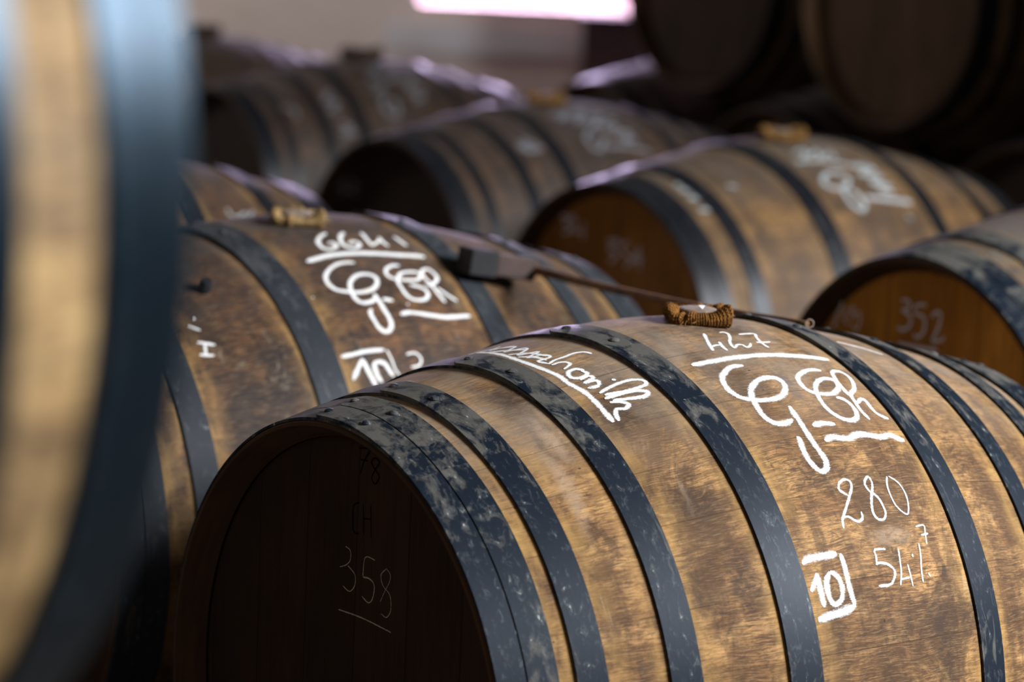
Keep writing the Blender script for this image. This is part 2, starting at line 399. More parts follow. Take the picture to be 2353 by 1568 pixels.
def barrel(loc, yaw, hoops, wood, headm, label, fine=True, rivets=True, iron='iron', lap=-.155, group='wine barrels lying in rows', roll=0.):
    root = bpy.data.objects.new('barrel', None); C.objects.link(root); root.location = loc; root.rotation_euler = (0, 0, yaw)
    root.empty_display_size = .3
    tag(root, label, 'barrel', group)
    body_mesh(root, M[wood], hoops, fine)
    hd = head_mesh(root, M[headm], -1); head_mesh(root, M[headm], 1)
    for (a, b) in hoops: hoop_mesh(root, M[iron], a, b, lap, 160 if fine else 84, rivets)
    return root, hd

CHALK = {}
CHALK['B0'] = [[2.3,[-0.0222,0.1568],[-0.0378,0.2181],[-0.0489,0.2715]],[2.0,[-0.0433,0.2494],[-0.0336,0.243],[-0.0273,0.2468]],[2.1,[-0.0227,0.2249],[-0.0284,0.2559],[-0.0299,0.2816]],[2.0,[0.001,0.1617],[0.0081,0.1595],[0.0095,0.1768],[0.0013,0.2066],[-0.0089,0.2339],[-0.0132,0.2536],[-0.0152,0.2701],[-0.0105,0.2644],[-0.0034,0.2541],[0.0029,0.2584],[0.0036,0.2749],[0.0126,0.2658],[0.0182,0.2507]],[2.0,[0.024,0.1847],[0.0388,0.1808],[0.0506,0.1833],[0.0424,0.2149],[0.0361,0.256],[0.036,0.2842]],[2.0,[0.0294,0.247],[0.0407,0.2486],[0.0532,0.245]],[6.0,[-0.0992,0.3254],[-0.0728,0.3249],[-0.0402,0.3233],[-0.0054,0.3243],[0.025,0.3274],[0.057,0.3348],[0.0852,0.3417],[0.113,0.3513]],[6.0,[-0.035,0.3676],[-0.0436,0.3646],[-0.0552,0.3672],[-0.0702,0.3866],[-0.0809,0.4079],[-0.0864,0.4382],[-0.0875,0.4666],[-0.083,0.4923],[-0.075,0.5065],[-0.0621,0.5187],[-0.0468,0.5238],[-0.0307,0.5202],[-0.0173,0.5056],[-0.008,0.4809],[-0.0055,0.4574],[-0.0106,0.4401],[-0.022,0.4346],[-0.0374,0.4416],[-0.0518,0.4609],[-0.0619,0.4843],[-0.0678,0.5114],[-0.0706,0.5394],[-0.0721,0.5721],[-0.0681,0.6006],[-0.0597,0.6141],[-0.0471,0.6146],[-0.0361,0.606]],[6.0,[-0.0263,0.5572],[-0.0279,0.5792],[-0.0285,0.6163],[-0.0297,0.6564],[-0.0296,0.7005],[-0.0279,0.7335],[-0.0284,0.7611],[-0.0344,0.7796],[-0.0416,0.7848],[-0.0468,0.7729],[-0.0506,0.7469],[-0.0505,0.7149],[-0.0472,0.6845],[-0.0455,0.6652]],[5.3,[0.0749,0.4164],[0.0638,0.4111],[0.0457,0.4187],[0.0257,0.4439],[0.0189,0.4746],[0.0203,0.5],[0.0284,0.5163],[0.0421,0.5232],[0.0567,0.5216],[0.0711,0.5052],[0.0794,0.4785],[0.0779,0.46],[0.0665,0.4551],[0.0521,0.4653],[0.0396,0.4874],[0.0318,0.5142],[0.0267,0.5481],[0.0267,0.5821],[0.0322,0.6073],[0.0405,0.6244],[0.0529,0.6298],[0.0641,0.6188],[0.0705,0.5918],[0.0704,0.5642],[0.0649,0.5456],[0.0561,0.5403]],[4.6,[0.0806,0.532],[0.0818,0.4921],[0.0849,0.4536],[0.0912,0.424],[0.1028,0.4159],[0.1117,0.4313],[0.1113,0.464],[0.101,0.5007],[0.0852,0.528],[0.0822,0.5526],[0.0798,0.5926],[0.0832,0.6291]],[4.3,[0.0837,0.5642],[0.0975,0.5463],[0.1018,0.5549],[0.1017,0.5724],[0.1025,0.598],[0.1089,0.6153],[0.1181,0.6254]],[6.0,[-0.0143,0.6373],[0.0015,0.6326],[0.0208,0.6392]],[5.3,[-0.011,0.6924],[0.002,0.6825],[0.0161,0.6879],[0.0288,0.6906],[0.0458,0.6809],[0.0634,0.6852],[0.0803,0.6927],[0.0994,0.6874],[0.1089,0.6972],[0.1199,0.7062]],[3.9,[0.1928,0.185],[0.2101,0.202],[0.2303,0.2155],[0.2534,0.2486]],[3.2,[-0.0212,0.8643],[-0.0265,0.855],[-0.0302,0.8428],[-0.0248,0.8252],[-0.0149,0.817],[-0.0085,0.8255],[-0.0108,0.8443],[-0.0203,0.8685],[-0.0293,0.8917],[-0.0376,0.9114],[-0.0445,0.9309],[-0.0473,0.9534]],[2.9,[-0.0424,0.9246],[-0.0344,0.9232],[-0.0276,0.936],[-0.0211,0.9415],[-0.0143,0.9325],[-0.0124,0.9148]],[3.2,[0.0144,0.8654],[0.0116,0.8459],[0.0134,0.8309],[0.0225,0.8174],[0.0242,0.8332],[0.0206,0.8518],[0.0119,0.8802],[0.0068,0.905],[0.0048,0.9265],[0.0084,0.9424],[0.0177,0.9439],[0.0239,0.9273],[0.0245,0.9054],[0.0225,0.8823],[0.0163,0.8641]],[2.4,[0.0533,0.8224],[0.0467,0.8449],[0.0439,0.8792],[0.046,0.9133],[0.0574,0.938],[0.0655,0.9163],[0.0699,0.8793],[0.0667,0.8442],[0.0557,0.8216]],[2.1,[0.0639,0.9749],[0.0787,0.9736],[0.0759,0.9985],[0.0725,1.0271]],[2.9,[0.0683,1.0],[0.0812,0.9975]],[2.7,[0.0032,1.0254],[-0.0136,1.0234],[-0.0146,1.0414],[-0.0175,1.0618]],[3.2,[-0.019,1.0614],[-0.009,1.06],[0.0012,1.0689],[0.007,1.088],[-0.0001,1.1131],[-0.009,1.1207],[-0.0233,1.1185]],[2.4,[0.023,1.0284],[0.02,1.0605],[0.0163,1.0937],[0.0102,1.1258]],[2.2,[0.0123,1.1113],[0.0293,1.1087]],[2.4,[0.0303,1.0731],[0.0299,1.1039],[0.0293,1.1334]],[3.8,[0.0423,1.0482],[0.0425,1.0565]],[2.4,[0.0593,1.0221],[0.0554,1.058],[0.0503,1.0914],[0.0476,1.1265]],[3.5,[0.0603,1.104],[0.062,1.114]],[7.0,[-0.1197,1.0289],[-0.1101,1.0179],[-0.0908,1.0178],[-0.0696,1.0176]],[5.1,[-0.0645,1.0182],[-0.0647,1.037],[-0.0645,1.061],[-0.0658,1.111],[-0.0641,1.1578]],[7.0,[-0.1183,1.1793],[-0.0988,1.1732],[-0.077,1.167],[-0.0632,1.1581]],[5.1,[-0.1191,1.1033],[-0.11,1.0794],[-0.1046,1.0594]],[5.4,[-0.1046,1.0594],[-0.1059,1.0979],[-0.1062,1.1494]],[5.4,[-0.0867,1.0622],[-0.0948,1.0847],[-0.0967,1.1243],[-0.091,1.1478],[-0.0797,1.1331],[-0.0757,1.101],[-0.0788,1.0749],[-0.0866,1.0613]],[4.9,[-0.2441,-0.2313],[-0.2512,-0.1054],[-0.2581,0.0174],[-0.2576,0.1148],[-0.2538,0.2006],[-0.2552,0.255],[-0.2511,0.3156],[-0.2514,0.3672],[-0.2528,0.4241],[-0.2539,0.4728]],[3.4,[-0.2168,-0.2021],[-0.2369,-0.1877],[-0.221,-0.1531],[-0.221,-0.1184],[-0.2422,-0.0996],[-0.2234,-0.0762],[-0.2231,-0.0525],[-0.2453,-0.0248],[-0.2323,-0.0081],[-0.2243,0.0051],[-0.2451,0.0238],[-0.2277,0.0404],[-0.2276,0.0716],[-0.2453,0.0736],[-0.2421,0.1118]],[3.4,[-0.243,0.1148],[-0.2301,0.1016],[-0.2161,0.0997],[-0.1996,0.0948],[-0.1883,0.1067],[-0.1851,0.1318]],[3.1,[-0.2421,0.1268],[-0.2313,0.1251],[-0.2242,0.1356],[-0.2244,0.1565],[-0.2386,0.1736]],[4.4,[-0.2212,0.2126],[-0.228,0.1917],[-0.2405,0.1997],[-0.2443,0.2323],[-0.2339,0.2456],[-0.2229,0.233],[-0.2247,0.2098]],[3.6,[-0.2395,0.2549],[-0.2257,0.2472],[-0.2234,0.264],[-0.2392,0.2762],[-0.224,0.2806],[-0.2278,0.3046],[-0.2411,0.3054],[-0.2289,0.3124]],[5.2,[-0.2071,0.2965],[-0.2039,0.3055]],[3.6,[-0.2373,0.3418],[-0.2111,0.3252],[-0.189,0.3234],[-0.1756,0.3393],[-0.1776,0.3604],[-0.1942,0.3654],[-0.2147,0.3621],[-0.2342,0.3562]],[4.4,[-0.2386,0.3717],[-0.2172,0.3708],[-0.1967,0.3742],[-0.185,0.392],[-0.1921,0.4075],[-0.2115,0.4008],[-0.2322,0.3891]],[3.9,[-0.2513,-0.2546],[-0.2356,-0.2073],[-0.2211,-0.1229]],[3.9,[-0.2498,-0.1813],[-0.2398,-0.1174],[-0.2251,-0.0458]],[3.4,[-0.251,-0.0559],[-0.2349,-0.0094],[-0.2286,0.058]],[3.4,[-0.2507,-0.0072],[-0.2397,0.0355],[-0.2368,0.0846]],[1.6,[-0.1706,-0.237],[-0.1786,-0.2982],[-0.2115,-0.2756],[-0.2353,-0.2762]],[3.9,[-0.2371,0.3919],[-0.2257,0.4014],[-0.2189,0.4199],[-0.227,0.434],[-0.237,0.4272],[-0.243,0.4446],[-0.2467,0.4743]]]
CHALK['B1'] = [[5.5,[-0.0356,0.2487],[-0.0518,0.272],[-0.0664,0.3116],[-0.0692,0.353],[-0.0594,0.3684],[-0.0455,0.3521],[-0.0445,0.3256],[-0.054,0.3282]],[5.5,[-0.006,0.2546],[-0.0202,0.2862],[-0.031,0.3343],[-0.0287,0.368],[-0.0138,0.3725],[-0.0029,0.3476],[-0.008,0.3299],[-0.0208,0.3424]],[5.1,[0.0242,0.2601],[0.0182,0.3189],[0.0142,0.3674]],[4.4,[0.0142,0.3674],[0.0468,0.3164]],[4.7,[0.0448,0.3007],[0.0414,0.3427],[0.0427,0.3727]],[5.1,[0.0759,0.2909],[0.0776,0.3306],[0.079,0.3657]],[7.3,[-0.113,0.4195],[-0.0707,0.4046],[-0.0311,0.4082],[0.0077,0.4185],[0.0472,0.4302],[0.0931,0.4352]],[6.6,[-0.0423,0.4636],[-0.0556,0.4562],[-0.074,0.4617],[-0.0949,0.491],[-0.1058,0.5239],[-0.1074,0.5603],[-0.1005,0.588],[-0.0847,0.6041],[-0.065,0.6132],[-0.0456,0.6049],[-0.0321,0.5817],[-0.0274,0.5511],[-0.0342,0.5327],[-0.0482,0.5281],[-0.0633,0.541],[-0.0758,0.5695],[-0.0814,0.6085],[-0.0812,0.642],[-0.0753,0.6595],[-0.0595,0.6596],[-0.0468,0.6427]],[6.6,[-0.0479,0.6256],[-0.0473,0.6588],[-0.0466,0.7014],[-0.0457,0.7424],[-0.0498,0.7744],[-0.0612,0.7905],[-0.069,0.7738],[-0.0714,0.7397],[-0.0715,0.7067],[-0.0661,0.6903]],[5.8,[0.0296,0.4954],[0.016,0.4943],[0.0006,0.5133],[-0.0048,0.543],[0.0019,0.5623],[0.0204,0.5722],[0.0406,0.5731],[0.0541,0.554],[0.0519,0.5335],[0.034,0.5317],[0.0189,0.5409],[0.0061,0.5749],[0.0039,0.6096],[0.0051,0.6438],[0.0116,0.6653],[0.0282,0.671],[0.0422,0.6531],[0.0451,0.6262],[0.037,0.6085],[0.0224,0.5981]],[5.5,[0.0651,0.5963],[0.0586,0.5662],[0.062,0.5283],[0.077,0.5138],[0.0834,0.5393],[0.08,0.5708],[0.0592,0.6023],[0.0525,0.5901]],[5.1,[0.0619,0.5961],[0.0635,0.642],[0.067,0.6833]],[5.1,[0.0683,0.6138],[0.0785,0.6443],[0.0917,0.6769]],[6.2,[-0.0391,0.6533],[-0.0238,0.6657]],[6.6,[-0.0238,0.7265],[-0.0083,0.7209],[0.0144,0.7318],[0.0535,0.7488],[0.1007,0.7427]],[5.5,[-0.0037,0.6854],[-0.001,0.688]],[3.6,[-0.145,0.5998],[-0.1436,0.604]],[6.6,[-0.1468,0.8593],[-0.1281,0.8577],[-0.1085,0.8535],[-0.0768,0.8563]],[2.9,[-0.0733,0.8592],[-0.0715,0.8934],[-0.0714,0.9284],[-0.0679,0.9551]],[6.6,[-0.1415,0.9486],[-0.1166,0.879]],[6.9,[-0.1166,0.879],[-0.1138,0.9327],[-0.1097,0.981]],[6.9,[-0.0967,0.8947],[-0.102,0.9106],[-0.1023,0.9493],[-0.0988,0.9714]],[6.6,[-0.0967,0.8947],[-0.0852,0.9068],[-0.0806,0.9385],[-0.0778,0.9566]],[3.3,[-0.0442,0.883],[-0.0291,0.882],[-0.023,0.9052],[-0.0299,0.9278],[-0.0445,0.931]],[4.8,[-0.3389,0.6888],[-0.3164,0.7186]],[4.8,[-0.3435,0.7443],[-0.3244,0.7617]],[4.1,[-0.3294,0.7019],[-0.3345,0.7525]],[3.4,[-0.3404,0.6035],[-0.326,0.6408]],[4.8,[-0.3257,0.5747],[-0.3257,0.5861]]]
CHALK['B2'] = [[5.7,[0.2357,0.5943],[0.2351,0.6347],[0.2508,0.6452],[0.273,0.6067],[0.2789,0.6269],[0.2964,0.5823]],[4.9,[0.2433,0.6428],[0.2614,0.6522],[0.2798,0.6413]]]
CHALK['B3'] = [[14.1,[-0.1215,0.3023],[-0.0668,0.2924],[-0.1009,0.3618],[-0.0194,0.3097],[-0.0663,0.4184],[0.0243,0.3421],[-0.0278,0.4651],[0.0566,0.3916]],[14.1,[-0.0344,0.2733],[0.0609,0.1925],[0.1084,0.2798]],[13.0,[-0.0402,0.4847],[-0.0794,0.5555],[-0.0839,0.6464],[-0.0645,0.6698],[-0.036,0.5861],[-0.0454,0.5256]],[13.0,[-0.0085,0.4898],[0.0394,0.4671],[0.0067,0.5526],[0.0624,0.5286],[0.0243,0.6101],[0.0733,0.5862]],[13.0,[-0.042,0.6574],[0.0235,0.663],[0.0838,0.7003]],[10.8,[-0.2436,0.4776],[-0.2266,0.5558],[-0.2139,0.6033]],[10.2,[-0.2691,0.5043],[-0.2454,0.5406],[-0.2675,0.5566],[-0.2268,0.6005],[-0.2617,0.5922]]]
CHALK['B4'] = [[10.3,[-0.1016,0.2821],[-0.0605,0.2525],[-0.0883,0.3431],[-0.0344,0.2802],[-0.0565,0.371],[-0.0102,0.3137],[-0.022,0.3934]],[14.1,[-0.1252,0.3646],[-0.0637,0.3907],[-0.0051,0.4481],[0.0577,0.5038]],[13.2,[-0.0412,0.4973],[-0.084,0.5003],[-0.1112,0.5488],[-0.1041,0.6006],[-0.073,0.6123],[-0.0436,0.5574],[-0.0603,0.518]],[13.2,[-0.0806,0.6178],[-0.0846,0.711],[-0.0697,0.7625],[-0.0529,0.7332],[-0.0531,0.663],[-0.0668,0.63]],[12.2,[0.0169,0.44],[0.055,0.4763],[0.0023,0.5316],[0.0544,0.5481],[0.0108,0.598],[0.0576,0.613],[0.0206,0.6444],[0.0593,0.6658]],[16.0,[-0.037,0.6886],[0.0126,0.7089],[0.089,0.7298]],[6.6,[0.0471,0.8096],[0.0599,0.8348]],[11.3,[-0.4024,0.2153],[-0.3877,0.2775],[-0.4137,0.293],[-0.3839,0.3403],[-0.4158,0.3594],[-0.3815,0.429],[-0.4167,0.443],[-0.3864,0.488]],[16.0,[-0.4221,0.5497],[-0.3821,0.5868]],[10.3,[-0.3209,0.4213],[-0.3047,0.4593]]]
CHALK['B6'] = [[13.3,[-0.062,0.2711],[-0.004,0.2522],[-0.0519,0.3908],[0.0305,0.37],[-0.0175,0.4883],[0.0688,0.4569],[0.0231,0.5672],[0.1013,0.5498]],[13.3,[-0.0986,0.4663],[-0.0629,0.5592],[-0.1042,0.6197]],[13.3,[-0.0685,0.6643],[-0.0964,0.721],[-0.0908,0.8123],[-0.066,0.8311],[-0.0506,0.7462],[-0.0638,0.6973]],[13.3,[0.0065,0.6392],[0.0607,0.6682],[0.0129,0.7205]],[11.3,[-0.2608,0.5336],[-0.2326,0.5535],[-0.2644,0.6094],[-0.2321,0.665],[-0.2621,0.7169],[-0.2378,0.7607]],[13.3,[-0.2507,0.8462],[-0.2269,0.8982],[-0.2518,0.9312],[-0.2173,0.943]],[10.2,[-0.3878,0.5975],[-0.3659,0.6531],[-0.3692,0.7407]]]
CHALK['H0'] = [[2.6,[-0.017,0.1987],[-0.0069,0.1958],[-0.0062,0.1851],[-0.0142,0.1774],[-0.0276,0.1718]],[2.6,[-0.0112,0.1772],[0.0044,0.1695],[0.0046,0.1567],[-0.0057,0.1475],[-0.02,0.1511]],[3.0,[0.0446,0.1954],[0.0245,0.1944],[0.0208,0.1715]],[3.3,[0.0209,0.1706],[0.0357,0.1714],[0.045,0.165],[0.0415,0.1489],[0.033,0.1432],[0.0208,0.1476]],[2.6,[0.0683,0.1909],[0.0578,0.1814],[0.0623,0.1698],[0.0765,0.1621],[0.0799,0.146],[0.0719,0.1348],[0.0606,0.1364]],[2.0,[0.0683,0.1909],[0.0762,0.1856],[0.075,0.1769],[0.0657,0.163],[0.0578,0.1493]],[3.3,[-0.0276,0.1208],[0.0223,0.1223],[0.0816,0.1194]]]
CHALK['H0K'] = [[2.6,[0.0028,0.3187],[0.0249,0.3211],[0.0146,0.3057],[0.0085,0.2894]],[2.2,[0.0066,0.3059],[0.0228,0.3073]],[2.6,[0.0372,0.3142],[0.0294,0.3069],[0.038,0.3001],[0.0467,0.2934],[0.0391,0.2835],[0.0317,0.2888],[0.038,0.3001],[0.0456,0.3099],[0.0372,0.3142]],[2.6,[0.0082,0.2555],[-0.0029,0.2498],[-0.004,0.2326],[-0.0011,0.2196],[0.0104,0.2194]],[2.2,[0.0165,0.2555],[0.0193,0.2204]],[2.2,[0.0318,0.2577],[0.0348,0.2187]],[2.2,[0.0176,0.2387],[0.0334,0.2412]]]
CHALK['H4'] = [[10.8,[-0.1848,0.2606],[-0.1396,0.2635],[-0.1687,0.2482],[-0.1452,0.2368],[-0.1747,0.2261]],[9.8,[-0.132,0.262],[-0.1414,0.2372],[-0.1039,0.237]],[9.8,[-0.1055,0.258],[-0.1062,0.2178]],[12.8,[-0.0256,0.2277],[0.0104,0.2321],[-0.0172,0.2124],[0.0091,0.2017],[-0.0151,0.1846]],[11.8,[0.0464,0.2319],[0.0218,0.2242],[0.034,0.2072],[0.0562,0.1984],[0.0361,0.1796]],[11.8,[0.0824,0.2272],[0.0631,0.2016],[0.0914,0.2029]],[11.8,[0.0796,0.2176],[0.0826,0.1787]]]
CHALK['H3'] = [[10.2,[-0.2643,0.2269],[-0.2191,0.2233],[-0.2556,0.2069],[-0.2104,0.2035],[-0.2467,0.1828]],[10.2,[-0.2045,0.229],[-0.1669,0.2206],[-0.1954,0.2009],[-0.1581,0.1967]]]
CHALK['H5'] = [[7.5,[-0.2258,0.2457],[-0.2101,0.2459],[-0.2169,0.2344],[-0.2237,0.2228],[-0.2257,0.2099],[-0.2347,0.2043]],[7.5,[-0.1969,0.2394],[-0.2049,0.2235],[-0.1913,0.2129]],[6.6,[-0.1936,0.2378],[-0.1817,0.2437],[-0.1863,0.2263],[-0.1687,0.2372],[-0.1643,0.2233],[-0.1721,0.2074],[-0.1823,0.2164]],[8.8,[-0.0685,0.2724],[-0.0507,0.2729],[-0.0497,0.2628],[-0.0669,0.2552]],[10.1,[-0.0639,0.2557],[-0.0455,0.2492],[-0.0441,0.2351],[-0.058,0.2248],[-0.0731,0.2266]],[8.8,[-0.0095,0.2727],[-0.0325,0.2684],[-0.0358,0.2567]],[10.1,[-0.0356,0.2547],[-0.0164,0.2535],[-0.0094,0.2423],[-0.0137,0.2254],[-0.0276,0.2171],[-0.034,0.2223]],[9.7,[0.004,0.2544],[0.0146,0.2651],[0.025,0.2616],[0.0225,0.2431],[0.0128,0.2234],[0.0105,0.2169],[0.0304,0.221],[0.0354,0.2289]],[12.3,[-0.0706,0.2002],[-0.026,0.201],[0.0234,0.2038]]]

Z0 = CAM_Z
def W(p): return (p[0], p[1], p[2]+Z0)
YAW0 = 0.65225417
A0 = Vector((math.cos(YAW0), math.sin(YAW0), 0)); L0 = Vector((-A0.y, A0.x, 0))
def AL(al, lat, z): return tuple(A0*al+L0*lat+Vector((0, 0, z)))
rad = math.radians
PLACE = {}
def put(key, loc, yaw, hoops, wood, headm, label, **kw):
    PLACE[key] = (Vector(loc), yaw); return barrel(loc, yaw, hoops, wood, headm, label, **kw)

# main barrel in focus
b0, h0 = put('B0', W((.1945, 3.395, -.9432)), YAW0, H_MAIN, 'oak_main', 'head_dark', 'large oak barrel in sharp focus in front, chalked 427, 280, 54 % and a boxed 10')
c0 = [[st[0]*(1.9 if i < 6 else 1.55 if i in (6, 13) else 1.4 if i >= 35 else 1.2 if i < 13 or i >= 29 else 1.0)]+st[1:] for i, st in enumerate(CHALK['B0'])]
for nm, a, b in (('chalk_number', 0, 6), ('chalk_line', 6, 7), ('chalk_letter', 7, 9), ('chalk_letters', 9, 12), ('chalk_dash', 12, 13), ('chalk_line', 13, 14), ('chalk_line', 14, 15), ('chalk_number', 15, 19), ('chalk_number', 19, 21),
                 ('chalk_number', 21, 29), ('chalk_box', 29, 32), ('chalk_number', 32, 35), ('chalk_word', 35, len(c0))):
    strokes_mesh(nm, c0[a:b], M['chalk'], b0, on_barrel, prof, 1.95, 1+a)
for nm, a, b in (('chalk_number', 0, 6), ('chalk_line', 6, 7)):
    strokes_mesh(nm, CHALK['H0'][a:b], M['chalk_thin'], h0, on_head, lambda s: 1., 1.4, 2+a)
for nm, a, b in (('painted_number', 0, 3), ('painted_letters', 3, 7)):
    strokes_mesh(nm, CHALK['H0K'][a:b], M['black_paint'], h0, on_head, lambda s: 1., 1.2, 3+a)

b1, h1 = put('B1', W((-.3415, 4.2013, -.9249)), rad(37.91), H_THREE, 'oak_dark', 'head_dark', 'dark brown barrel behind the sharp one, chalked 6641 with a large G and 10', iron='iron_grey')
def peg(parent, s, phi):
    V, Fc = [], []; n = 18; c = Vector(bp(s, phi, prof(s))); nn = Vector(bp(0, phi, 1)); u = Vector((1, 0, 0)); v = nn.cross(u)
    for (r, h) in ((.0001, .018), (.0075, .018), (.0090, .015), (.0098, .0), (.0098, -.006), (.0001, -.006)):
        for q in range(n): a = 2*PI*q/n; V.append(tuple(c+nn*h+(u*math.cos(a)+v*math.sin(a))*r))
    for i in range(5):
        for q in range(n): Fc.append((i*n+q, i*n+(q+1) % n, (i+1)*n+(q+1) % n, (i+1)*n+q))
    return sharp(mesh_obj('peg', V, Fc, M['iron_plain'], parent, [(v_[0], .1) for v_ in V]), 40)
peg(b1, -.286, .45)
c1 = [[st[0]*(1.25 if i < 6 else 1.4 if i in (6, 13) else 1.0)]+st[1:] for i, st in enumerate(CHALK['B1'])]
for nm, a, b in (('chalk_number', 0, 6), ('chalk_line', 6, 7), ('chalk_letter', 7, 9), ('chalk_letters', 9, 12), ('chalk_dash', 12, 13), ('chalk_line', 13, 14), ('chalk_dots', 14, 16), ('chalk_box', 16, 18), ('chalk_number', 18, 22), ('chalk_number', 22, 23), ('chalk_letter', 23, 26), ('chalk_tick', 26, len(c1))):
    strokes_mesh(nm, c1[a:b], M['chalk'], b1, on_barrel, prof, 1.9, 4+a)
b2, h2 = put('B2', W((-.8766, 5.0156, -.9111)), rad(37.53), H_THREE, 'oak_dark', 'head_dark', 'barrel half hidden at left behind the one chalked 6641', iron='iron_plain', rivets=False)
strokes_mesh('chalk_writing', CHALK['B2'], M['chalk_far'], b2, on_barrel, prof, 1.6, 5)
b5, h5 = put('B5', W((1.0399, 4.6535, -.881)), rad(35.0), H_THREE, 'oak_grey', 'head_orange', 'grey barrel at right edge with orange brown head chalked 352', rivets=False)
for nm, a, b in (('chalk_number', 0, 3), ('chalk_number', 3, 8), ('chalk_line', 8, 9)):
    strokes_mesh(nm, CHALK['H5'][a:b], M['chalk_head'], h5, on_head, lambda s: 1., 1.1, 6+a)
b4, h4 = put('B4', W((.5563, 5.9876, -.9142)), rad(38.1), H_THREE, 'oak_mid', 'head_amber', 'blurred barrel in mid distance right of centre, orange head and big pale chalk scrawl', iron='iron_plain', rivets=False)
for nm, a, b in (('chalk_number', 0, 1), ('chalk_line', 1, 2), ('chalk_letters', 2, 5), ('chalk_line', 5, 6), ('chalk_tick', 6, 7), ('chalk_word', 7, 8), ('chalk_line', 8, 9), ('chalk_tick', 9, 10)):
    strokes_mesh(nm, CHALK['B4'][a:b], M['chalk_far'], b4, on_barrel, prof, 1.7, 7+a)
for nm, a, b in (('chalk_number', 0, 3), ('chalk_number', 3, 8)):
    strokes_mesh(nm, CHALK['H4'][a:b], M['chalk_head'], h4, on_head, lambda s: 1., 1.1, 8+a)
b3, h3 = put('B3', W((.0515, 6.9487, -.9243)), rad(37.66), H_FOUR, 'oak_shaded', 'head_dark', 'blurred barrel at centre with black head and grey chalk, four hoops showing', iron='iron_plain', rivets=False)
for nm, a, b in (('chalk_writing', 0, 6), ('chalk_tick', 6, 7)):
    strokes_mesh(nm, CHALK['B3'][a:b], M['chalk_dim'], b3, on_barrel, prof, 1.7, 9+a)
strokes_mesh('chalk_number', CHALK['H3'], M['chalk_dim'], h3, on_head, lambda s: 1., 1.1, 10)
b6, h6 = put('B6', W((-.5403, 8.4148, -.9243)), rad(36.24), H_FOUR, 'oak_shaded', 'head_dark', 'blurred barrel at upper left with four black hoops and chalk beside its bung', fine=False, iron='iron_plain', rivets=False)
for nm, a, b in (('chalk_writing', 0, 4), ('chalk_writing', 4, 5), ('chalk_tick', 5, 6), ('chalk_tick', 6, 7)):
    strokes_mesh(nm, CHALK['B6'][a:b], M['chalk_dim'], b6, on_barrel, prof, 1.7, 11+a)
put('B7', W((-1.151, 9.462, -.93)), rad(36.8), H_FOUR, 'oak_shaded', 'head_dark', 'farthest barrel at upper left, only its dark top showing over the next', fine=False, iron='iron_plain', rivets=False)
# third row, two tiers
lab = {'L0': 'barrel at far right edge below the stacked upper barrels, lost in shadow', 'L1': 'shadowed lower barrel under the right of the two big upper barrels', 'L2': 'shadowed lower barrel between the two big upper barrels', 'L3': 'small far barrel with lilac daylight on its top, left below the upper barrels',
       'U1': 'upper tier barrel at top right of centre, black head, its bottom in view', 'U2': 'upper tier barrel at top right with brown oval head in view', 'U3': 'upper tier barrel cut off at the top right corner'}
for key, al, lat, z, yw, wood, hm in (('L0', 5.85, 3.92, -.925, 37.2, 'oak_grey', 'head_dark'), ('L1', 5.98, 5.0, -.925, 37.2, 'oak_grey', 'head_dark'), ('L2', 6.08, 6.15, -.925, 37.4, 'oak_shaded', 'head_dark'),
                                ('L3', 6.24, 7.20, -.925, 37.5, 'oak_shaded', 'head_dark'), ('U1', 6.23, 6.675, -.210, 37.54, 'oak_grey', 'head_dark'), ('U2', 5.991, 5.570, -.2315, 36.88, 'oak_grey', 'head_brown'), ('U3', 5.86, 4.46, -.205, 37., 'oak_dark', 'head_brown')):
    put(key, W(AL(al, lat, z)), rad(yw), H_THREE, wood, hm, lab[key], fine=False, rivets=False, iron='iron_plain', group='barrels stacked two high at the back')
# near barrel on the upper tier, far out of focus
put('F', W((-.7789, 1.2494, -.1606)), rad(40.76), H_WIDE, 'oak_pale', 'head_brown', 'very near out-of-focus barrel filling the left edge', iron='iron_near', group='barrels on the upper tier')

# ------------------------------------------------------------------ bungs wrapped in sacking
def burlap_mat(name, c1, c2):
    k = N(name); p = k.n('ShaderNodeTexCoord').outputs['Object']; x, y, z = k.sep(k.n('ShaderNodeUVMap').outputs[0])
    jit = k.math('MULTIPLY', k.noise(p, 150., 3, .6), .004)
    wv = k.math('MULTIPLY', k.math('SINE', k.math('MULTIPLY', k.math('ADD', x, jit), 2*PI/.0030)), k.math('SINE', k.math('MULTIPLY', k.math('ADD', y, jit), 2*PI/.0036)))
    f = k.noise(p, 60., 5, .7); f2 = k.noise(p, 700., 2, .6)
    t = k.math('ADD', k.math('MULTIPLY', wv, .42), k.math('ADD', k.math('MULTIPLY', f, .9), k.math('MULTIPLY', f2, .3)))
    k.bsdf(k.mix(k.maprange(t, .25, .95), c1, c2), .9, 0., .15, k.math('ADD', wv, k.math('MULTIPLY', f2, 2.)), .8, .0012); return k.m
M['burlap'] = burlap_mat('burlap_rusty', (.07, .026, .006), (.40, .175, .038))
M['burlap_pale'] = burlap_mat('burlap_straw', (.22, .12, .04), (.62, .42, .19))
M['burlap_tan'] = burlap_mat('burlap_tan', (.13, .065, .018), (.42, .22, .07))
M['burlap_dark'] = burlap_mat('burlap_dark', (.05, .03, .02), (.12, .07, .04))
M['cork'] = plain_mat('bung_wood', (.30, .23, .17), (.16, .11, .08), 90., .7)
M['white_spot'] = plain_mat('white_paper', (.85, .88, .90), (.80, .83, .86), 50., .6)

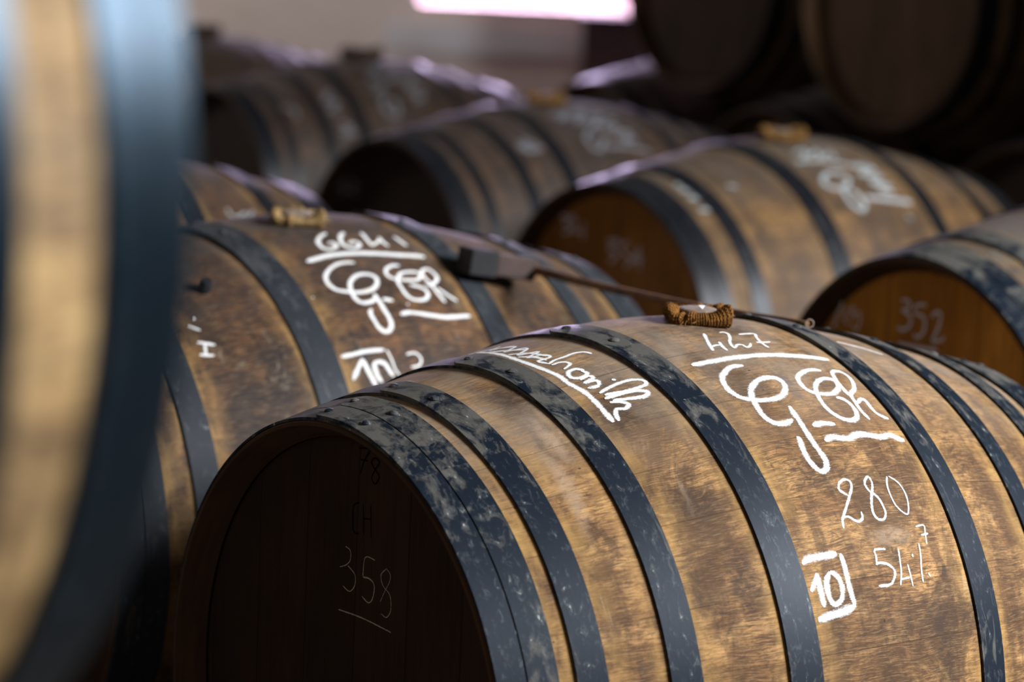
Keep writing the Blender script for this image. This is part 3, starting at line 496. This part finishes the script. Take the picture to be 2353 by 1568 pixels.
def bung(key, s, phi, size, turn, mat, label, seed, thick=.0105, spot=False, threads=8):
    loc, yaw = PLACE[key]
    root = bpy.data.objects.new('bung', None); C.objects.link(root); root.empty_display_size = .05
    lp = Vector(bp(s, phi, prof(s)+.0005)); Rz = Matrix.Rotation(yaw, 4, 'Z')
    root.matrix_world = Matrix.Translation(loc) @ Rz @ Matrix.Translation(lp) @ Matrix.Rotation(phi, 4, 'X') @ Matrix.Rotation(turn, 4, 'Z')
    tag(root, label, 'bung', 'barrel bungs wrapped in sacking')
    rnd = random.Random(seed)
    # rolled, folded edge of the cloth: a lumpy square ring
    V, Fc, UV = [], [], []; nu, nv = 640, 16
    for i in range(nu):
        t = 2*PI*i/nu
        sq = (abs(math.cos(t))**14+abs(math.sin(t))**14)**(-1/14)
        wob = 1+.10*noise.noise(Vector((math.cos(t)*1.7, math.sin(t)*1.7, seed)))
        cr = size*.5*sq*wob*.80
        pinch = 1-.34*math.exp(-((t-4.25)/.07)**2)-.3*math.exp(-((t-1.2)/.08)**2)-.25*math.exp(-((t-5.6)/.06)**2)
        th = thick*(1+.35*noise.noise(Vector((math.cos(t)*2.2, math.sin(t)*2.2, seed+9))))*pinch
        for j in range(nv):
            a = 2*PI*j/nv
            nz = 1+.16*noise.noise(Vector((math.cos(t)*9, math.sin(t)*9, a*1.5+seed)))
            nz *= 1+.07*math.sin(t*84+math.sin(a*2)*1.2)
            rr = cr+math.cos(a)*th*1.0*nz; zz = th*.90+math.copysign(abs(math.sin(a))**.7, math.sin(a))*th*nz
            corner = math.exp(-((t-5.55)/.16)**2)
            zz += corner*.006*(1+math.sin(a)); rr += corner*.004
            UV.append((t*size*.62, a*th))
            x, y = rr*math.cos(t), rr*math.sin(t)
            zz -= (y*y)/(2*.44)*.9
            V.append((x, y, zz))
    for i in range(nu):
        for j in range(nv):
            a = i*nv+j; b = i*nv+(j+1) % nv; c = ((i+1) % nu)*nv+(j+1) % nv; d = ((i+1) % nu)*nv+j; Fc.append((a, d, c, b))
    mesh_obj('sacking_roll', V, Fc, M[mat], root, UV)
    # inner cloth lying across, with creases
    V, Fc = [], []; n = 22
    for i in range(n+1):
        for j in range(n+1):
            x, y = (i/n-.5)*size*.86, (j/n-.5)*size*.86
            V.append((x, y, thick*1.05+.0035*noise.noise(Vector((x*60, y*60, seed)))-y*y*1.0))
    b = len(V)
    for i in range(n+1):
        for j in range(n+1):
            x, y, z = V[i*(n+1)+j]; V.append((x, y, z-.003))
    UV = [(v[0], v[1]) for v in V]
    for i in range(n):
        for j in range(n):
            a = i*(n+1)+j; Fc.append((a, a+n+1, a+n+2, a+1)); Fc.append((b+a, b+a+1, b+a+n+2, b+a+n+1))
    mesh_obj('sacking', V, Fc, M[mat], root, UV)
    V, Fc = [], []; nt = 28
    for (r, z) in ((.0, thick*1.75), (.016, thick*1.76), (.0235, thick*1.70), (.025, thick*1.5), (.0245, -.004), (0, -.004)):
        for q in range(nt): V.append((r*math.cos(2*PI*q/nt), r*math.sin(2*PI*q/nt), z))
    for i in range(5):
        for q in range(nt): Fc.append((i*nt+q, (i+1)*nt+q, (i+1)*nt+(q+1) % nt, i*nt+(q+1) % nt))
    mesh_obj('stopper', V, Fc, M['cork'], root)
    if spot:
        mesh_obj('paper_scrap', [(.000, -.006, thick*2.25), (.009, -.006, thick*2.25), (.005, -.012, thick*1.80), (.000, -.005, thick*2.23), (.009, -.005, thick*2.23), (.005, -.011, thick*1.78)],
                 [(0, 1, 2), (5, 4, 3), (0, 3, 4, 1), (1, 4, 5, 2), (2, 5, 3, 0)], M['white_spot'], root, smooth=False)
    for q in range(threads):
        t = rnd.uniform(0, 2*PI); r0 = size*.44; p = Vector((r0*math.cos(t), r0*math.sin(t), .004)); d = Vector((math.cos(t+rnd.uniform(-.8, .8)), math.sin(t+rnd.uniform(-.8, .8)), rnd.uniform(-.1, .5)))
        V, Fc = [], []
        for i in range(7):
            p = p+d*.0028; d = (d+Vector((rnd.uniform(-.5, .5), rnd.uniform(-.5, .5), rnd.uniform(-.5, .2)))).normalized()
            base = .0011-.0*i
            pz = max(p.z, .0008-p.y*p.y/.88)
            for e in range(4):
                V.append((p.x+.0005*math.cos(e*PI/2), p.y+.0005*math.sin(e*PI/2)*.7, pz+.0005*math.sin(e*PI/2)))
        for i in range(6):
            for e in range(4): Fc.append((i*4+e, i*4+(e+1) % 4, (i+1)*4+(e+1) % 4, (i+1)*4+e))
        mesh_obj('loose_thread', V, Fc, M[mat], root)
    return root
bung('B0', .018, .018, .080, -.60, 'burlap', 'rusty brown sacking bung with a white scrap on the sharp barrel', 3, .0088, True)
bung('B1', -.045, .095, .082, -.55, 'burlap_pale', 'straw coloured flat sacking bung on the barrel chalked 6641', 8, .0075)
bung('B4', -.055, .07, .088, -.55, 'burlap_tan', 'blurred tan sacking bung on the barrel right of centre', 12, .012, threads=3)
bung('B3', -.055, .07, .088, -.55, 'burlap_tan', 'blurred tan and pinkish sacking bung on the centre barrel', 17, .012, threads=3)
bung('B6', .0, .02, .090, .3, 'burlap_dark', 'dark bung on the upper left barrel, against the pale wall', 21, .015, threads=0)
bung('B7', .0, .02, .090, .3, 'burlap_dark', 'dark bung at the far upper left beside the near barrel edge', 25, .017, threads=0)

# ------------------------------------------------------------------ long iron rod with a block at its end
def on_world(key, s, phi, off):
    loc, yaw = PLACE[key]; return loc+Matrix.Rotation(yaw, 3, 'Z') @ Vector(bp(s, phi, prof(s)+off))
M['rust'] = plain_mat('rusty_iron', (.22, .095, .025), (.07, .032, .012), 40., .75, .0, .5, .002)
M['black_iron'] = plain_mat('black_iron_block', (.010, .010, .011), (.020, .019, .019), 30., .8)
M['mallet_wood'] = plain_mat('mallet_wood', (.085, .052, .040), (.045, .030, .025), 25., .8)
def tube(pts, rads, nt=14):
    V, Fc = [], []
    for i, p in enumerate(pts):
        d = (pts[min(i+1, len(pts)-1)]-pts[max(i-1, 0)]).normalized(); u = d.cross(Vector((0, 0, 1))).normalized(); v = u.cross(d)
        for q in range(nt): a = 2*PI*q/nt; V.append(tuple(p+(u*math.cos(a)+v*math.sin(a))*rads[i]))
    for i in range(len(pts)-1):
        for q in range(nt): Fc.append((i*nt+q, i*nt+(q+1) % nt, (i+1)*nt+(q+1) % nt, (i+1)*nt+q))
    Fc.append(tuple(reversed(range(nt)))); Fc.append(tuple((len(pts)-1)*nt+q for q in range(nt)))
    return V, Fc
def SP(x, y, z): return Vector((x, y, z+Z0))
rod_a = SP(.0068, 4.1655, -.5494); rod_b = SP(.3640, 3.5250, -.5205); blk_a = SP(-.0955, 4.097, -.531)
root = bpy.data.objects.new('iron_rod', None); C.objects.link(root); root.location = blk_a; root.empty_display_size = .05
tag(root, 'long rusty rod with a dark block at one end, lying across two barrel tops', 'tool')
def local(vs): return [tuple(Vector(v)-blk_a) for v in vs]
pts, rads = [], []
for i in range(25):
    t = i/24; p = rod_a.lerp(rod_b, t); p.z -= .006*math.sin(PI*t); pts.append(p); rads.append(.0072-.0030*t+.0005*noise.noise(Vector((t*40, 1, 2))))
V, Fc = tube(pts, rads); mesh_obj('rod', local(V), Fc, M['rust'], root)
ax = (rod_a-blk_a).normalized(); sd = ax.cross(Vector((0, 0, 1))).normalized(); up = sd.cross(ax)
def obox(p0, p1, wd, ht, name, mat, bw=.003):
    V = [tuple(p+sd*a*wd/2+up*b*ht/2) for p in (p0, p1) for a in (-1, 1) for b in (-1, 1)]
    F = [(0, 1, 3, 2), (4, 6, 7, 5), (0, 4, 5, 1), (2, 3, 7, 6), (0, 2, 6, 4), (1, 5, 7, 3)]
    o = mesh_obj(name, local(V), F, mat, root, smooth=False); bevel(o, bw); return o
Lb = (rod_a-blk_a).length
tag(obox(blk_a, blk_a+ax*Lb*.40, .042, .040, 'block', M['black_iron']), 'black end block')
tag(obox(blk_a+ax*Lb*.40, blk_a+ax*Lb*.97, .036, .034, 'socket', M['mallet_wood']), 'brown grey socket')
obox(blk_a+ax*Lb*.96, blk_a+ax*Lb*1.06, .022, .022, 'collar', M['rust'], .004)
# small eye at the thin end
V, Fc = [], []; dr = (rod_b-rod_a).normalized(); c = rod_b+dr*.005+Vector((0, 0, .001))
for i in range(20):
    a = 2*PI*i/20; rv = R_*math.cos(a)+Vector((0, 0, 1))*math.sin(a); q = c+rv*.0052
    for j in range(8):
        e = 2*PI*j/8; V.append(tuple(q+(rv*math.cos(e)+F_*math.sin(e))*.0013))
for i in range(20):
    for j in range(8): Fc.append((i*8+j, i*8+(j+1) % 8, ((i+1) % 20)*8+(j+1) % 8, ((i+1) % 20)*8+j))
mesh_obj('eye', local(V), Fc, M['cork'], root)

# ------------------------------------------------------------------ timber rails the rows lie on, and the rack under the near upper barrel
M['timber'] = plain_mat('old_timber', (.11, .075, .05), (.05, .035, .025), 9., .8)
def rail(keys, side, ext, label, y_w=.05):
    P = []
    for kx in keys:
        loc, yaw = PLACE[kx]; q = loc+Vector((math.cos(yaw), math.sin(yaw), 0))*side*.28; q.z = loc.z-prof(.28)-.0015; P.append(q)
    P = [P[0]-(P[1]-P[0]).normalized()*ext]+P+[P[-1]+(P[-1]-P[-2]).normalized()*ext]
    V, Fc = [], []
    for i, p in enumerate(P):
        d = (P[min(i+1, len(P)-1)]-P[max(i-1, 0)]); d.z = 0; d.normalize(); n = Vector((-d.y, d.x, 0))*y_w
        for q, z in ((p-n, p.z), (p+n, p.z), (p+n, 0), (p-n, 0)): V.append((q.x, q.y, z))
    for i in range(len(P)-1):
        for j in range(4): a = i*4+j; b = i*4+(j+1) % 4; Fc.append((a, b, b+4, a+4))
    Fc.append((3, 2, 1, 0)); n = len(V); Fc.append((n-4, n-3, n-2, n-1))
    o = mesh_obj('rail', V, Fc, M['timber'], None, smooth=False); tag(o, label, 'rail', 'timber rails under the rows')
for sd_, wd_ in ((-1, 'near'), (1, 'far')):
    rail(['B0', 'B1', 'B2'], sd_, .5, wd_+' timber rail under the first row of barrels, in the dark')
    rail(['B5', 'B4', 'B3', 'B6', 'B7'], sd_, .5, wd_+' timber rail under the second row of barrels, in the dark')
    rail(['L0', 'L1', 'L2', 'L3'], sd_, .5, wd_+' timber rail under the stacked barrels at the back')
# rack carrying the near barrel (kept out of the picture's left edge)
loc, yaw = PLACE['F']; ax = Vector((math.cos(yaw), math.sin(yaw), 0)); sd = Vector((-ax.y, ax.x, 0))
parts = []
zt = loc.z-prof(.28)-.0015
for s_ in (-.28, .28):
    V = []
    for e in (-.55, .55):
        for w_ in (-.04, .04):
            for z in (zt-.10, zt): q = loc+ax*(s_+w_)+sd*e; V.append((q.x, q.y, z))
    parts.append((V, [(0, 1, 3, 2), (4, 6, 7, 5), (0, 4, 5, 1), (2, 3, 7, 6), (0, 2, 6, 4), (1, 5, 7, 3)]))
    for e in (-.50, .50):
        V = []
        for de in (-.04, .04):
            for w_ in (-.04, .04):
                for z in (0, zt-.10): q = loc+ax*(s_+w_)+sd*(e+de); V.append((q.x, q.y, z))
        parts.append((V, [(0, 1, 3, 2), (4, 6, 7, 5), (0, 4, 5, 1), (2, 3, 7, 6), (0, 2, 6, 4), (1, 5, 7, 3)]))
V, Fc = join(parts)
o = mesh_obj('barrel_rack', V, Fc, M['timber'], None, smooth=False); tag(o, 'timber rack holding up the very near barrel, below the left edge', 'rack')

# ------------------------------------------------------------------ the cellar
M['wall'] = plain_mat('limewashed_stone', (.74, .63, .55), (.58, .50, .44), .9, .9, 0., .4, .02)
M['wall_dark'] = plain_mat('dark_wall', (.10, .08, .065), (.06, .05, .042), 1.2, .9, 0., .4, .02)  # dark brown for side walls, ceiling and board partition
M['floor'] = plain_mat('beaten_floor', (.10, .08, .065), (.06, .05, .04), 2., .9, 0., .4, .01)
M['stone_sill'] = plain_mat('stone_sill', (.66, .65, .66), (.52, .50, .48), 3., .85, 0., .4, .01)
M['red_wood'] = plain_mat('dark_red_wood', (.085, .040, .038), (.05, .025, .025), 5., .7)
M['frame_wood'] = plain_mat('painted_frame', (.62, .46, .48), (.5, .36, .38), 8., .6)
gk = N('window_glass'); gp = gk.n('ShaderNodeBsdfTransparent'); gp.inputs[0].default_value = (.93, .93, .95, 1)
gg = gk.n('ShaderNodeBsdfGlossy'); gg.inputs['Roughness'].default_value = .05; mx = gk.n('ShaderNodeMixShader'); mx.inputs[0].default_value = .06
gk.l(gp.outputs[0], mx.inputs[1]); gk.l(gg.outputs[0], mx.inputs[2]); gk.l(mx.outputs[0], gk.out.inputs[0]); M['glass'] = gk.m
X0, X1, Y0, Y1, ZT, TH = -6.2, 4.6, -4.2, 13.2, 4.7, .5
def struct(name, parts, mat):
    V, Fc = join(parts) if isinstance(parts, list) else parts
    o = mesh_obj(name, V, Fc, mat, None, smooth=False); tag(o, kind='structure'); return o
def B(x0, x1, y0, y1, z0, z1): return boxdata((x0+x1)/2, (y0+y1)/2, (z0+z1)/2, x1-x0, y1-y0, z1-z0)
struct('floor', [B(X0-TH, X1+TH, Y0-TH, Y1+TH, -.3, 0)], M['floor'])
struct('ceiling', [B(X0-TH, X1+TH, Y0-TH, Y1+TH, ZT, ZT+.2)], M['wall_dark'])
WX0, WX1, WZ0, WZ1 = -.57, .42, .965, 2.35
struct('wall_back', [B(X0-TH, WX0, Y1, Y1+TH, 0, ZT), B(WX1, X1+TH, Y1, Y1+TH, 0, ZT), B(WX0, WX1, Y1, Y1+TH, 0, WZ0), B(WX0, WX1, Y1, Y1+TH, WZ1, ZT)], M['wall'])
RY0, RY1, RZ0, RZ1 = .9, 3.3, 2.7, 4.35
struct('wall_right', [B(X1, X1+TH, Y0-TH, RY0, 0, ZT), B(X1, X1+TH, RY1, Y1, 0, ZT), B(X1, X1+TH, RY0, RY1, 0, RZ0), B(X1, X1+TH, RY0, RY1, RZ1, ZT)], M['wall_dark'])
LY = [(-2.6, -.6), (11.2, 13.0)]; LZ0, LZ1 = 2.3, 3.9  # second opening is added for the back wall fill
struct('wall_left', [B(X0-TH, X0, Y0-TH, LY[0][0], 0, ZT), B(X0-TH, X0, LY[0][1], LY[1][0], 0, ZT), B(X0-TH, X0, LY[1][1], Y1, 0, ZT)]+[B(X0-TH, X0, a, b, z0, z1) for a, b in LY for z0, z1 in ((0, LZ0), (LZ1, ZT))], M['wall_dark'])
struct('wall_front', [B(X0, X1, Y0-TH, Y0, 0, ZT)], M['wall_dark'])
def window(name, x0, x1, z0, z1, y, along='x', bars=1):
    t = .035; ps = []
    def BB(a, b, c, d):
        return B(a, b, y, y+.06, c, d) if along == 'x' else B(y, y+.06, a, b, c, d)
    ps += [BB(x0, x0+t, z0, z1), BB(x1-t, x1, z0, z1), BB(x0+t, x1-t, z0, z0+t), BB(x0+t, x1-t, z1-t, z1)]
    for i in range(bars): q = x0+(x1-x0)*(i+1)/(bars+1); ps.append(BB(q-.02, q+.02, z0+t, z1-t))
    o = struct(name, ps, M['frame_wood'])
    g = BB(x0+t, x1-t, z0+t, z1-t)
    V = []
    for v in g[0]:
        v = list(v); k = 1 if along == 'x' else 0; v[k] = y+.03+(v[k]-(y+.03))*.1; V.append(tuple(v))
    mesh_obj('window_pane', V, g[1], M['glass'], o, smooth=False)
window('window_1', WX0, WX1, WZ0, WZ1, Y1+.3)
window('window_2', RY0, RY1, RZ0, RZ1, X1+.15, 'y', 2)
window('window_3', LY[0][0], LY[0][1], LZ0, LZ1, X0-.2, 'y', 1)
window('added_window', LY[1][0], LY[1][1], LZ0, LZ1, X0-.2, 'y', 1)  # unseen window added around the back wall fill
struct('trim_1', [B(WX0-.16, WX1+.1, Y1-.03, Y1, .74, .87)], M['stone_sill'])
o = mesh_obj('chest', *(lambda j: j)(join([B(.21, .50, 13.02, 13.19, 0, .925), B(.19, .52, 13.0, 13.19, .925, .955)])), M['red_wood'], None, smooth=False)
tag(o, 'dark reddish chest or cupboard against the pale wall, right below the bright window', 'cupboard')
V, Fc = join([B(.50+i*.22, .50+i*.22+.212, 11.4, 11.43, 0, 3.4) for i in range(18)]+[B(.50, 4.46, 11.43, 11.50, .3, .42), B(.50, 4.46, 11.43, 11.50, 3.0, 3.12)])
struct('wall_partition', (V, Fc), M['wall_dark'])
